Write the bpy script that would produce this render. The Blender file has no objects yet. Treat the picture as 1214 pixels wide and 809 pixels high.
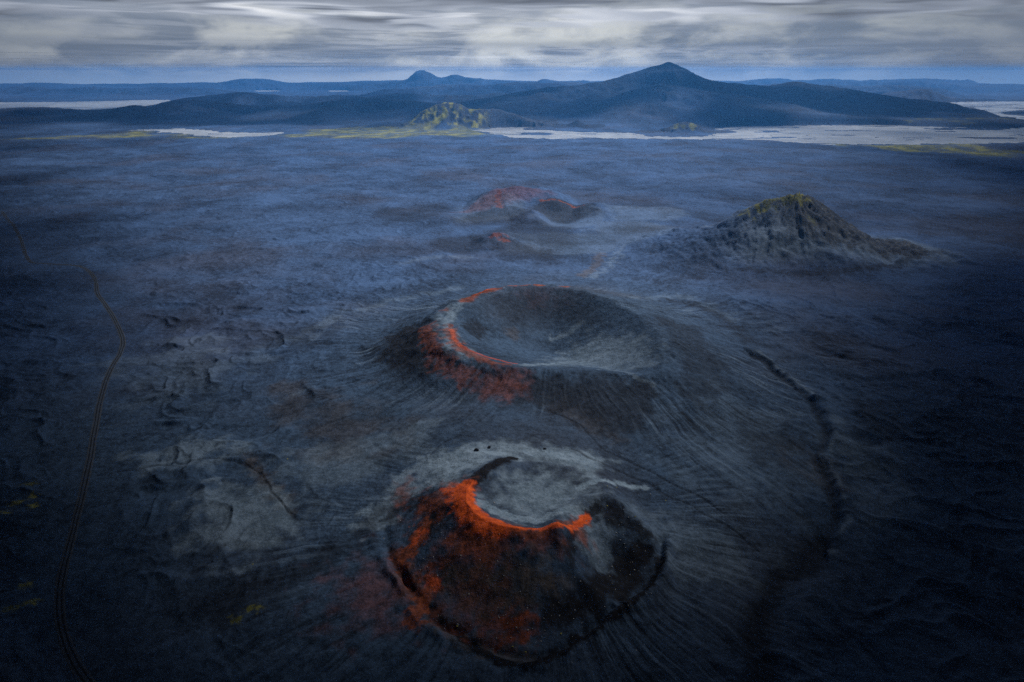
import bpy, math, random
import numpy as np
from math import radians, sin, cos, tan, pi

random.seed(7)
rng = np.random.default_rng(11)
sc = bpy.context.scene
C = sc.collection
F4 = np.float32

# ------------------------------------------------------------------ camera numbers
H = 400.0                      # height of the viewpoint over the lava plain, metres
PITCH = radians(21.5)
FPX = 809.0                    # focal length in photo pixels (24 mm on 36 mm)
cp, sp = cos(PITCH), sin(PITCH)

def ray(px, py):
    a = (px - 607.0) / FPX; b = (404.5 - py) / FPX
    return a, cp + b * sp, -sp + b * cp

def U(px, py, z=0.0):          # point of the level z seen at a pixel
    a, f, u = ray(px, py); t = (z - H) / u
    return (a * t, f * t)

def AT(px, py, D):             # point seen at a pixel, D metres ahead
    a, f, u = ray(px, py); t = D / f
    return (a * t, D, H + u * t)

# ------------------------------------------------------------------ noise
def _h(ix, iy, s):
    h = (ix.astype(np.int64) * 374761393 + iy.astype(np.int64) * 668265263 + s * 974634777) & 0xFFFFFFFF
    h = ((h ^ (h >> 13)) * 1274126177) & 0xFFFFFFFF
    h = h ^ (h >> 16)
    return h.astype(np.uint32)

def gn(x, y, s=0):             # gradient noise about -0.7..0.7
    x = np.asarray(x, np.float64); y = np.asarray(y, np.float64)
    x0 = np.floor(x); y0 = np.floor(y); fx = x - x0; fy = y - y0
    u = fx * fx * fx * (fx * (fx * 6 - 15) + 10); v = fy * fy * fy * (fy * (fy * 6 - 15) + 10)
    def g(dx, dy):
        a = _h(x0 + dx, y0 + dy, s).astype(np.float64) * (2 * pi / 4294967296.0)
        return np.cos(a) * (fx - dx) + np.sin(a) * (fy - dy)
    a = g(0, 0); b = g(1, 0); c = g(0, 1); d = g(1, 1)
    a = a + (b - a) * u; c = c + (d - c) * u
    return (a + (c - a) * v) * 1.5

def fbm(x, y, o=4, s=0, gain=.5):
    r = 0; a = 1.0; f = 1.0
    for i in range(o):
        r = r + a * gn(x * f + 13.7 * i, y * f - 7.3 * i, s + i); a *= gain; f *= 2.03
    return r

def ridged(x, y, o=4, s=0):
    r = 0; a = 1.0; f = 1.0
    for i in range(o):
        r = r + a * (1 - np.abs(gn(x * f + 3.1 * i, y * f, s + i)) * 2); a *= .5; f *= 2.1
    return r / 1.9

def ss(a, b, x):
    t = np.clip((x - a) / (b - a), 0, 1); return t * t * (3 - 2 * t)

# ------------------------------------------------------------------ plane geometry helpers
def pline(x, y, pts):
    """distance to a polyline, and the interpolated extra value of its points"""
    best = np.full(x.shape, 1e18); val = np.zeros(x.shape); side = np.zeros(x.shape)
    for a, b in zip(pts[:-1], pts[1:]):
        dx, dy = b[0] - a[0], b[1] - a[1]; L2 = dx * dx + dy * dy + 1e-9
        t = np.clip(((x - a[0]) * dx + (y - a[1]) * dy) / L2, 0, 1)
        d = (x - a[0] - t * dx) ** 2 + (y - a[1] - t * dy) ** 2
        m = d < best
        best = np.where(m, d, best)
        if len(a) > 2:
            val = np.where(m, a[2] + (b[2] - a[2]) * t, val)
        side = np.where(m, np.sign(dx * (y - a[1]) - dy * (x - a[0])), side)
    return np.sqrt(best), val, side

def inpoly(x, y, pts):
    r = np.zeros(x.shape, bool)
    for (x0, y0), (x1, y1) in zip(pts, pts[1:] + pts[:1]):
        if y0 == y1: continue
        c = (y0 > y) != (y1 > y)
        r ^= c & (x < (x1 - x0) * (y - y0) / (y1 - y0) + x0)
    return r

def box_idx(x, y, pts, m):
    xs = [p[0] for p in pts]; ys = [p[1] for p in pts]
    return np.nonzero((x > min(xs) - m) & (x < max(xs) + m) & (y > min(ys) - m) & (y < max(ys) + m))[0]

def smooth_pts(pts, n=6):      # Catmull-Rom through the points
    p = [np.array(q, float) for q in pts]; p = [2 * p[0] - p[1]] + p + [2 * p[-1] - p[-2]]
    out = []
    for i in range(1, len(p) - 2):
        for k in range(n):
            t = k / n
            out.append(.5 * ((2 * p[i]) + (p[i + 1] - p[i - 1]) * t + (2 * p[i - 1] - 5 * p[i] + 4 * p[i + 1] - p[i + 2]) * t * t
                             + (3 * p[i] - p[i - 1] - 3 * p[i + 1] + p[i + 2]) * t ** 3))
    out.append(p[-2]); return [tuple(q) for q in out]

def ring_table(c, pts, sig=3.0):   # closed star-shaped curve round c -> radius (and height) by angle
    th = np.array([math.atan2(p[1] - c[1], p[0] - c[0]) for p in pts])
    o = np.argsort(th); th = th[o]
    A = (np.arange(720) + .5) / 720 * 2 * pi - pi
    cols = [np.array([math.hypot(p[0] - c[0], p[1] - c[1]) for p in pts])[o]]
    if len(pts[0]) > 2: cols.append(np.array([p[2] for p in pts])[o])
    k = np.exp(-.5 * (np.arange(-30, 31) / (sig * 2)) ** 2); k /= k.sum()
    res = []
    for v in cols:
        t = np.interp(A, np.r_[th[-1] - 2 * pi, th, th[0] + 2 * pi], np.r_[v[-1], v, v[0]])
        res.append(np.convolve(np.r_[t[-30:], t, t[:30]], k, 'valid'))
    return res

def ring_get(tab, th):
    f = (th + pi) / (2 * pi) * 720 - .5
    i = np.floor(f).astype(int); w = f - i
    return tab[i % 720] * (1 - w) + tab[(i + 1) % 720] * w

# ------------------------------------------------------------------ landforms
# two scoria cones in front: rim = (pixel x, pixel y, height), foot = (pixel x, pixel y)
rim1 = [(607, 545, 40), (590, 549, 44), (575, 556, 45), (562, 566, 47), (553, 578, 48), (552, 592, 49), (562, 606, 50), (580, 617, 51), (605, 624, 51),
        (640, 627, 51), (672, 622, 50), (697, 612, 49), (716, 600, 43), (722, 588, 38), (712, 570, 35), (690, 556, 34), (650, 546, 35), (628, 543, 37)]
foot1 = [(600, 525), (540, 533), (495, 555), (462, 590), (456, 620), (466, 655), (488, 698), (528, 742), (576, 772), (620, 786), (662, 773), (712, 738), (752, 706),
         (782, 662), (784, 640), (768, 615), (752, 590), (745, 570), (720, 545), (670, 525)]
rim2 = [(509, 390, 53), (514, 376, 56), (532, 361, 59), (562, 350, 61), (585, 342.5, 63), (612, 338.5, 64), (645, 338, 65), (680, 342, 65), (712, 351, 63), (742, 364, 61),
        (768, 382, 58), (785, 405, 54), (792, 428, 49), (780, 447, 42), (748, 443, 39), (715, 439, 39), (680, 438, 40), (645, 437, 41), (612, 434, 45), (580, 432, 47), (548, 424, 50), (522, 409, 52)]
foot2 = [(420, 405), (425, 440), (470, 470), (530, 482), (590, 490), (660, 498), (710, 525), (740, 545), (820, 552), (890, 520), (945, 470), (940, 425), (880, 385),
         (800, 352), (740, 338), (690, 333), (640, 330), (590, 331), (540, 341), (480, 365)]
C1 = U(637, 588, 38); C2 = U(655, 392, 40)
F1 = U(630, 650, 20)

def base_ground(x, y):
    """the lava plain with the ash apron round the cones, before the cones themselves"""
    d2 = np.hypot(x - C2[0], y - C2[1] + 20); d1 = np.hypot(x - C1[0], y - C1[1])
    z = 26 * np.exp(-(d2 / 300) ** 2) + 9 * np.exp(-(d1 / 210) ** 2)
    sx, sy = U(590, 520, 25)
    z = z + 17 * np.exp(-(((x - sx) / 105) ** 2 + ((y - sy) / 75) ** 2))
    apr = np.clip(np.exp(-(d2 / 430) ** 4) + np.exp(-(d1 / 260) ** 4), 0, 1)
    near = np.clip(1 - apr, 0, 1)
    far = ss(4300, 5200, y)
    und = fbm(x / 520, y / 520, 3, 5) * 9 + fbm(x / 170, y / 170, 3, 9) * 2.6
    z = z + und * (.15 + .85 * near) * (1 - .9 * far)
    z = z - 7 * far
    return z

foot1w = [U(*p, 4) for p in foot1]; foot2w = [U(*p, 14) for p in foot2]
rim1w = [U(px, py, z) + (z,) for px, py, z in rim1]; rim2w = [U(px, py, z) + (z,) for px, py, z in rim2]
T_r1, T_z1 = ring_table(C1, rim1w, 2.5); T_f1, = ring_table(C1, foot1w, 3)
T_r2, T_z2 = ring_table(C2, rim2w, 2.5); T_f2, = ring_table(C2, foot2w, 4)

def cone(x, y, zb, c, Tr, Tz, Tf, zfloor, pin, pout, soft, seed, lip, wob, shoulder=0.0):
    dx, dy = x - c[0], y - c[1]; r = np.hypot(dx, dy); th = np.arctan2(dy, dx)
    R = ring_get(Tr, th); Z = ring_get(Tz, th); Fo = ring_get(Tf, th)
    n = fbm(x / 28, y / 28, 3, seed)
    R = R * (1 + wob * n); Fo = Fo * (1 + .05 * fbm(x / 60, y / 60, 2, seed + 5))
    Fo = np.maximum(Fo, R + 12)
    Z = Z + 1.6 * n
    t = np.clip(r / R, 0, 1)
    t = np.clip(t / (1 - shoulder * ss(.1, .85, -np.cos(th + .25))), 0, 1)
    zin = zfloor + (Z - zfloor) * t ** pin - 2.5 * (shoulder > 0) * (t >= 1) * (r < R)*0
    s = np.clip((r - R) / (Fo - R), 0, 1)
    zout = Z + (zb - Z) * (1 - (1 - s) ** pout)
    z = np.where(r < R, zin, zout)
    z = z - soft * .35 * np.exp(-((r - R) / soft) ** 2)
    if lip:
        e = r - Fo
        k = ss(25, -25, dy + .25 * np.abs(dx) - 15)
        z = z + k * lip * (-np.exp(-(e / 4.0) ** 2) + .7 * np.exp(-((e - 9) / 5.0) ** 2)) * (.6 + .8 * n)
    return z, r, R, Fo, s

# ridges and hills: (distance ahead, half width, shape power, [silhouette pixels])
RIDGES = {
 'far_red': (2250, 230, 1.2, [(530, 255), (545, 247), (560, 238), (575, 230), (594, 223), (611, 221), (627, 222.5), (645, 225), (658, 227), (676, 236), (690, 246)]),
 'far_dark': (2080, 170, 1.2, [(676, 252), (690, 245), (703, 240.5), (714, 242), (724, 245), (742, 254), (760, 260)]),
 'far_rim': (2130, 60, 1.2, [(636, 244), (645, 240), (660, 238.5), (676, 243), (688, 247)]),
 'far_lump_a': (1990, 150, 1.1, [(590, 266), (606, 257), (625, 250.5), (640, 252), (655, 259), (668, 266)]),
 'far_lump_b': (1800, 180, 1.1, [(628, 298), (645, 287), (668, 279), (690, 277), (712, 281), (730, 290), (742, 299)]),
 'far_lump_c': (2080, 200, 1.1, [(498, 266), (515, 258), (532, 254), (550, 258), (565, 266)]),
 'far_small': (1690, 150, 1.4, [(556, 290), (570, 282), (580, 277.5), (588, 275.5), (598, 278), (620, 284), (632, 287), (655, 294), (680, 303)]),
 'right_hill': (1610, 255, 1.3, [(850, 268), (868, 256), (880, 248), (893, 243), (905, 238.5), (920, 235), (934, 232), (945, 229.5), (957, 232.5), (966, 236), (976, 242), (988, 251), (1002, 262), (1022, 275), (1042, 287)]),
 'moss_hill': (5750, 330, 1.1, [(470, 150), (482, 145.5), (492, 139), (500, 132), (508, 127.5), (516, 124), (524, 122), (532, 121.5), (540, 122), (547, 124), (553, 127.5), (562, 129.5), (574, 129.5), (586, 127.5), (596, 129.5), (606, 134), (618, 141), (632, 147)]),
 'river_hill': (5250, 170, 1.0, [(770, 162), (782, 157), (793, 150.5), (804, 146), (812, 144.5), (822, 146.5), (832, 151), (840, 157), (846, 161)]),
 'knoll_a': (5600, 120, 1.1, [(668, 154), (677, 148), (684, 144), (690, 147), (703, 154)]),
 'knoll_b': (5450, 60, 1.0, [(629, 157), (635, 152.5), (641, 151.8), (648, 156)]),
 'mountain': (7600, 2300, 1.45, [(470, 131), (520, 124), (560, 118), (600, 111), (640, 104.5), (680, 100.5), (710, 96.5), (728, 92), (745, 86.5), (760, 82.5), (775, 78.5), (785, 75.5), (793, 73), (800, 75.3), (808, 79), (820, 84.5), (832, 90), (842, 93), (866, 97), (890, 99.5), (925, 104), (980, 110), (1030, 116), (1080, 122)]),
 'shoulder': (6650, 950, 1.3, [(640, 138), (690, 128), (720, 117), (745, 108), (765, 103.5), (785, 101), (805, 102), (825, 105), (850, 109), (880, 113), (930, 121), (990, 133), (1040, 141)]),
 'shoulder_b': (7900, 700, 1.0, [(890, 106), (915, 103), (925, 99), (935, 96.5), (947, 96.5), (960, 98.5), (985, 101.5), (1010, 105.5), (1040, 111), (1075, 117)]),
 'left_range': (7200, 900, 1.0, [(-120, 133), (0, 128.5), (40, 127), (70, 129.5), (115, 130.5), (140, 127.5), (158, 124.5), (176, 127.5), (190, 124), (205, 119), (220, 117), (240, 120), (262, 123), (300, 125), (340, 125), (380, 121), (410, 117.5), (440, 116.5), (470, 117), (495, 120), (530, 124), (570, 128)]),
 'left_back': (9300, 800, 1.0, [(185, 124), (215, 117), (245, 113), (270, 111), (298, 109.5), (330, 112.5), (360, 115), (385, 112.5), (410, 112), (440, 114), (480, 112), (540, 112), (600, 112)]),
 'far_low': (18500, 1500, 1.0, [(-250, 101), (-60, 99.5), (0, 98.5), (60, 100.5), (120, 101), (180, 100), (230, 99), (262, 97.5), (280, 94.5), (295, 92.8), (310, 93.2), (325, 95.5), (345, 98), (390, 98.5), (430, 97.5), (460, 98), (520, 98.5), (560, 97)]),
 'pointed': (17500, 1300, 1.15, [(455, 100), (468, 96.5), (480, 94), (488, 89.5), (495, 85.5), (500, 83.3), (505, 84.2), (512, 87), (520, 91), (528, 90.5), (536, 88), (543, 88.5), (552, 91), (565, 92.5), (580, 95), (600, 97)]),
 'mid_low': (11500, 1100, 1.0, [(470, 105), (500, 103), (525, 100.5), (550, 99), (575, 101), (600, 100), (625, 98), (650, 99), (680, 98), (700, 99)]),
 'right_far': (18300, 1500, 1.2, [(1080, 97), (1110, 94), (1130, 91), (1148, 88.5), (1165, 87), (1190, 86.3), (1214, 86.5), (1300, 87), (1420, 90)]),
 'right_near': (10200, 900, .9, [(1030, 115), (1065, 109), (1090, 106), (1115, 105), (1160, 105), (1214, 105.5), (1300, 106), (1420, 108)]),
 'layer_a': (15500, 900, 1.0, [(545, 99), (575, 96.5), (600, 95), (625, 96), (650, 95.2), (685, 96.5), (720, 98)]),
 'layer_b': (13000, 800, 1.0, [(860, 103), (900, 101), (925, 99.5), (955, 101), (985, 100), (1020, 102), (1060, 100.5), (1100, 103)]),
 'layer_c': (16500, 900, 1.0, [(960, 98.5), (990, 96), (1020, 95.5), (1050, 97), (1080, 96), (1120, 98)]),
 'layer_d': (14500, 900, 1.0, [(-80, 106), (0, 104), (60, 105), (130, 103.5), (190, 105), (240, 104.5), (270, 107)]),
 'right_hills': (18000, 1200, .9, [(880, 96), (905, 93.5), (925, 93), (950, 95), (985, 93.5), (1020, 95), (1060, 94), (1100, 93)]),
}
RW = {}
for k, (D, W, pw, pts) in RIDGES.items():
    RW[k] = (W, pw, smooth_pts([AT(px, py, D) for px, py in pts], 4))

def ridges(x, y, z):
    own = {}
    for k, (W, pw, pts) in RW.items():
        i = box_idx(x, y, pts, W * 1.05)
        if not len(i): continue
        xi, yi = x[i], y[i]
        sc_ = W * .55
        wx = fbm(xi / sc_, yi / sc_, 4, hash(len(k)) % 97 + 31) * W * .16
        wy = fbm(xi / sc_, yi / sc_, 4, hash(len(k)) % 97 + 57) * W * .16
        d0, Z0, _ = pline(xi, yi, pts)
        fw = ss(.0, .3, d0 / W) * (.4 if k in ('mountain', 'right_hill', 'pointed', 'moss_hill', 'river_hill') else 1)
        d, Z, _ = pline(xi + wx * .7 * fw, yi + wy * fw, pts)
        Z = Z * .5 + Z0 * .5
        q = np.clip((.75 * d + .25 * d0) / W, 0, 1)
        if pw >= 1.2: prof = (1 - q) ** pw
        else: prof = (.5 + .5 * np.cos(pi * q)) ** pw * .6 + .4 * (1 - q) ** 1.2
        g = z[i]
        hgt = np.maximum(Z - g, 0) * prof
        if k in ('moss_hill', 'river_hill', 'right_hill'):
            s_ = 26 if k == 'right_hill' else 75
            rn = ridged(xi / s_, yi / s_, 4, 77) - .6
            up = ss(.15, .6, prof) if k == 'right_hill' else ss(.05, .4, prof)
            sel = ss(-60, 60, xi - pts[len(pts) // 2][0] - 5) * .8 + .2 if k == 'right_hill' else 1
            hgt = hgt + rn * (5.0 if k == 'right_hill' else 24) * up * sel * (1 - .55 * ss(.8, 1, prof))
            if k == 'right_hill':
                c0 = max(pts, key=lambda q: q[2]); tt = np.arctan2(xi - c0[0], -(yi - c0[1])); r0 = np.hypot(xi - c0[0], yi - c0[1])
                hgt = hgt + (fbm(tt * 3.3 + .4 * fbm(xi / 60, yi / 60, 2, 193), r0 / 90, 4, 191, .6) * 7) * ss(.03, .3, prof) + rn * 3 * ss(.1, .5, prof) * (1 - ss(.7, .98, prof))
        elif 400 < W < 5000:
            hgt = hgt + (ridged(xi / (W * .35), yi / (W * .35), 5, 23) - .62) * np.minimum(hgt, W * .15) * .5 * (1 - ss(.75, 1, prof) * .8)
        elif W > 100:
            hgt = hgt + fbm(xi / 45, yi / 45, 3, 13) * np.minimum(hgt, 14) * .28
        zi = g + np.maximum(hgt, 0)
        z[i] = np.maximum(z[i], zi)
        own[k] = (i, prof, zi)
    return z, own

def wander(x, y):
    return x + fbm(x / 75, y / 75, 3, 171) * 8, y + fbm(x / 75, y / 75, 3, 181) * 8

def carve(x, y, z, pts, w, depth, asym=0.0):
    i = box_idx(x, y, pts, w * 5)
    if len(i):
        d, _, s = pline(*wander(x[i], y[i]), pts)
        z[i] += -depth * np.exp(-(d / w) ** 2) + asym * s * np.exp(-(d / (w * 2.5)) ** 2) * np.minimum(d / w, 1)
    return z

# dry gully on the right, small cracks on the apron
GULLY = smooth_pts([U(*p) for p in [(888, 432), (905, 440), (930, 456), (950, 474), (968, 494), (976, 512), (972, 530), (978, 552), (988, 575), (991, 600), (985, 625), (982, 645)]])
GULLY_B = smooth_pts([U(*p) for p in [(982, 645), (955, 672), (930, 688), (912, 715), (905, 760), (912, 815)]])
CRACKS = [smooth_pts([U(*p, 16) for p in q]) for q in [
    [(640, 492), (672, 505), (700, 522), (740, 545), (790, 566), (840, 588), (870, 603)],
    [(680, 545), (720, 558), (760, 568), (800, 588), (850, 612), (900, 640)],
    [(505, 545), (520, 536), (545, 530), (560, 533)],
    [(300, 690), (340, 668), (370, 652), (420, 625), (455, 600)],
    [(350, 655), (300, 672), (250, 700)],
    [(240, 650), (220, 660), (212, 665)], [(262, 632), (245, 640), (232, 646)],
    [(120, 545), (180, 537), (240, 534), (285, 540), (300, 552), (318, 575), (345, 600)],
]]
PIT = U(722, 652, 20)

def shape(x, y):
    z = base_ground(x, y)
    z, own = ridges(x, y, z)
    # pit in the far cluster
    bx, by = U(663, 258, 12); z -= 14 * np.exp(-(((x - bx) / 52) ** 2 + ((y - by) / 60) ** 2))
    i2 = np.nonzero(np.hypot(x - C2[0], y - C2[1]) < 420)[0]
    info2 = info1 = None
    if len(i2):
        z[i2], r, R, Fo, s = cone(x[i2], y[i2], z[i2], C2, T_r2, T_z2, T_f2, 3, 1.3, 1.6, 3.5, 41, 0, .025, .20)
        info2 = (i2, r, R, Fo, s)
    i1 = np.nonzero(np.hypot(x - C1[0], y - C1[1]) < 330)[0]
    if len(i1):
        z[i1], r, R, Fo, s = cone(x[i1], y[i1], z[i1], C1, T_r1, T_z1, T_f1, 33, 2.6, 1.35, 3.0, 61, 6.0, .03)
        info1 = (i1, r, R, Fo, s)
        d = np.hypot((x[i1] - PIT[0]) / 1.0, (y[i1] - PIT[1]) / 1.15)
        z[i1] += -25 * np.exp(-(d / 28) ** 2) + 5.5 * np.exp(-((d - 46) / 8) ** 2)
    z = carve(x, y, z, GULLY, 7, 4, 3.0)
    z = carve(x, y, z, GULLY_B, 15, 5, 0)
    for c in CRACKS: z = carve(x, y, z, c, 1.5, .8, .3)
    return z, own, info1, info2

def march(px, py):             # where the ray through a photo pixel meets the land
    a, f, u = ray(px, py)
    t = np.exp(np.linspace(math.log(250), math.log(20500), 5000))
    zt, *_ = shape(a * t, f * t)
    k = np.argmax((H + u * t) < zt)
    if (H + u * t[k]) >= zt[k]: k = len(t) - 1
    return (a * t[k], f * t[k])
_mc = {}
def MP(pts): 
    out = []
    for p in pts:
        if p not in _mc: _mc[p] = march(*p)
        out.append(_mc[p])
    return out

# ------------------------------------------------------------------ the grid: fine inside the view, coarse all round
az_f = np.linspace(-48, 48, 1250)
az = np.radians(np.r_[np.linspace(-180, -52, 26), np.linspace(-51, -48.3, 8), az_f, np.linspace(48.3, 51, 8), np.linspace(52, 180, 26)])
NA = len(az) - 1               # last column closes onto the first
az = az[:NA]
rr = [60., 140., 210., 260., 300.]
while rr[-1] < 21000:
    r = rr[-1]
    rr.append(r + r * (.0023 if r < 1300 else .0031 if r < 9000 else .0042 if r < 20000 else .008))
rr = np.array(rr); NR = len(rr)
A2, R2 = np.meshgrid(az, rr)
X = (R2 * np.sin(A2)).ravel(); Y = (R2 * np.cos(A2)).ravel()
Zs, own, inf1, inf2 = shape(X, Y)
N = len(X)
DIST = R2.ravel(); Ad = np.where(np.abs(A2.ravel()) > 3.0, 3.0, A2.ravel())

# ------------------------------------------------------------------ water, moss flats
def WP(pts, z=-7): return [U(px, py, z) for px, py in pts]
WATERS = [
 ('river', 'wide pale braided river on the right beyond the lava plain', [(560, 154.5), (585, 152), (612, 151.3), (640, 152.5), (655, 155), (700, 157), (745, 157.5), (765, 160), (775, 162), (840, 161.5), (850, 153), (880, 150), (960, 149), (1040, 148.5), (1090, 150), (1140, 151), (1180, 153.5), (1214, 151.5), (1300, 150), (1420, 150), (1420, 168), (1214, 169.5), (1120, 171), (1040, 171.5), (990, 172), (950, 170), (922, 167.5), (900, 166), (870, 166), (800, 165), (700, 164.5), (660, 165), (610, 164), (595, 161), (575, 157.5)]),
 ('river', 'short pale river reach in the yellow flats on the left', [(155, 154.5), (180, 153), (210, 152.5), (240, 154), (262, 156.5), (300, 157.5), (335, 157), (325, 160), (290, 162.3), (262, 163), (235, 161), (210, 158), (180, 157)]),
 ('river', 'pale river loop behind the low green flat at the right edge', [(1105, 124), (1130, 121.5), (1160, 120.7), (1214, 120.5), (1300, 121), (1420, 122), (1420, 149), (1300, 147), (1214, 144.5), (1180, 139.5), (1160, 137), (1140, 131), (1120, 126.5)]),
 ('lake', 'long pale lake at the left edge behind the dark low ridge', [(-260, 121), (0, 121.5), (100, 120.5), (170, 118.8), (204, 119), (195, 124), (175, 127), (160, 125), (140, 128), (115, 130), (60, 129.5), (40, 129), (0, 129), (-260, 131)]),
 ('lake', 'tiny pale lake below the rounded hill on the left skyline', [(302, 104), (318, 104), (331, 104.5), (325, 105.6), (305, 105.6)]),
 ('lake', 'tiny pale lake left of the pointed skyline peak', [(388, 104), (410, 104), (406, 105.5), (390, 105.5)]),
 ('lake', 'thin pale lake right of the great mountain, farthest of three', [(895, 103.6), (915, 102.5), (932, 102.8), (928, 104.2), (905, 104.5)]),
 ('lake', 'thin pale lake right of the great mountain, middle of three', [(1002, 106), (1035, 105.4), (1068, 106), (1060, 107.6), (1010, 107.4)]),
 ('lake', 'thin pale lake right of the great mountain, nearest of three', [(1022, 110.4), (1045, 109.8), (1062, 110.8), (1050, 112.4), (1030, 112.2)]),
 ('lake', 'thin bright water slit between two dark ridges at the right edge', [(1160, 102.3), (1190, 101.6), (1260, 102), (1260, 104.2), (1180, 103.8)]),
]
REG = np.zeros(N, np.int16)    # region of each grid point
wet_d = np.full(N, 1e9)
water_id = np.zeros(N, np.int16); big_d = np.full(N, 1e9); isl = np.zeros(N, bool)
for n_, (_, _, pts) in enumerate(WATERS):
    P = WP([(px, py + 3.2) for px, py in pts] if n_ > 3 else pts)
    sm = smooth_pts(P + [P[0]], 3)[:-1]
    wj = n_ < 4
    i = box_idx(X, Y, sm, 900)
    if not len(i): continue
    s_ = 1.0 if wj else 4.0
    wx = fbm(X[i] / (90 * s_), Y[i] / (220 * s_), 4, 3 + n_) * 38 * s_; wy = fbm(X[i] / (70 * s_), Y[i] / (200 * s_), 4, 19 + n_) * 50 * s_
    ins = inpoly(X[i] + wx, Y[i] + wy, [tuple(q) for q in sm])
    ins0 = ins.copy()
    if n_ < 3:                 # gravel bars
        bars = fbm(X[i] / 420 + .2 * fbm(X[i] / 90, Y[i] / 90, 2, 5), Y[i] / 150, 5, 88 + n_)
        ins &= bars < (.56 if n_ else .60)
    if n_ == 0:
        for q in ([(612, 158), (640, 157.3), (660, 158.6), (640, 160), (618, 160)], [(660, 153.5), (700, 154.6), (690, 156), (665, 155.5)], [(1090, 152.5), (1150, 152), (1170, 153.4), (1110, 154.4)]):
            ins &= ~inpoly(X[i] + wx, Y[i] + wy, WP(q))
    if n_ == 2:
        ins &= ~inpoly(X[i] + wx, Y[i] + wy, WP([(1185, 133), (1214, 130.5), (1290, 130), (1290, 137), (1214, 137.5), (1195, 136)]))
    for k in ('river_hill', 'knoll_b'):
        oi, op, _ = own[k]; isl[oi[op > .03]] = True
    ins &= ~isl[i]
    water_id[i[ins]] = n_ + 1
    dd, _, _ = pline(X[i], Y[i], sm + sm[:1])
    wet_d[i] = np.minimum(wet_d[i], np.where(ins, 0, dd))
    if n_ < 4: big_d[i] = np.minimum(big_d[i], np.where(ins0 & ~isl[i], 0, np.where(isl[i], 1e9, dd)))

# fine relief
d1 = np.hypot(X - C1[0], Y - C1[1]); d2 = np.hypot(X - C2[0], Y - C2[1])
apron = np.clip(np.exp(-(d2 / 400) ** 4) + np.exp(-(d1 / 300) ** 4), 0, 1)

def streaks(cx, cy, k, L, seed):
    th = np.arctan2(X - cx, -(Y - cy)); r = np.hypot(X - cx, Y - cy)
    w = fbm(X / 90, Y / 90, 3, seed) * .022
    s = gn((th + w) * k, r / L, seed) + .7 * gn((th + w) * k * 2.3, r / (L * .7), seed + 1) + .5 * gn((th + w) * k * 5.1, r / (L * .5), seed + 2)
    return s * ss(3.1, 2.6, np.abs(th)), r
mid = np.nonzero(DIST < 2600)[0]
Xa, Ya = X, Y
X, Y = Xa[mid], Ya[mid]
s2, r2 = streaks(C2[0], C2[1] + 20, 44, 110, 201)
s1, r1 = streaks(C1[0], C1[1] + 10, 34, 60, 231)
w1 = ss(300, 190, np.hypot(X - F1[0], Y - F1[1] + 20))
mod = np.clip(.55 + 1.1 * fbm(X / 130, Y / 130, 3, 71), 0, 1.4)
st = s2 * (1 - w1) * ss(800, 300, r2) + s1 * w1
amp = (.25 + .9 * mod)
X, Y = Xa, Ya
in_bowl = np.zeros(N)
if inf2 is not None:
    i, r, R, Fo, s = inf2; in_bowl[i] = np.maximum(in_bowl[i], ss(1.02, .97, r / R) * .75)
if inf1 is not None:
    i, r, R, Fo, s = inf1; in_bowl[i] = np.maximum(in_bowl[i], ss(1.05, .98, r / R) * .9)
    on1 = np.zeros(N); on1[i] = ss(1.03, .95, r / Fo)
else: on1 = np.zeros(N)
STREAK = np.zeros(N); STREAK[mid] = st * (.35 + .65 * mod) * (1 - .85 * on1[mid])
STREAK *= 1 - .5 * in_bowl
calm = (1 - .85 * in_bowl) * (1 - .8 * on1)
Z = Zs.copy()
Z[mid] += st * amp * .62 * calm[mid] * ss(2600, 1500, DIST[mid])
# lava surface: hummocks, clefts, lobes
TRK = [U(*p) for p in [(2, 250), (14, 266), (24, 283), (31, 302), (40, 310), (70, 314), (97, 318), (112, 330), (115, 346), (122, 358), (135, 378), (145, 400), (143, 418), (134, 436), (124, 460), (118, 480), (112, 512), (106, 545), (96, 590), (84, 632), (73, 675), (69, 712), (73, 745), (86, 778), (105, 806), (135, 850)]]
lf = (1 - .9 * apron) * (DIST < 6500)
i = box_idx(X, Y, TRK, 110); d_, _, _ = pline(X[i], Y[i], TRK); lf[i] *= .12 + .88 * ss(10, 90, d_)
i = np.nonzero(lf > .02)[0]
xs, ys = X[i], Y[i]
wx = fbm(xs / 90, ys / 90, 2, 301) * 35; wy = fbm(xs / 90, ys / 90, 2, 311) * 35
rg = ridged((xs + wx) / 75, (ys + wy) / 75, 4, 321)
cell = fbm((xs + wx) / 230, (ys + wy) / 230, 3, 331)
LOBE = np.zeros(N); LOBE[i] = cell * lf[i]
far_k = ss(5600, 4300, Y[i])
clx, cly = U(650, 262, 10)
soft_k = 1 - .8 * np.exp(-(((xs - clx) / 380) ** 2 + ((ys - cly) / 420) ** 2)) - .75 * np.exp(-(((xs - 620) / 380) ** 2 + ((ys - 1560) / 260) ** 2))
lf[i] *= np.clip(soft_k, .1, 1) * (1 - .5 * ss(1000, 1700, DIST[i]))
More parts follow.
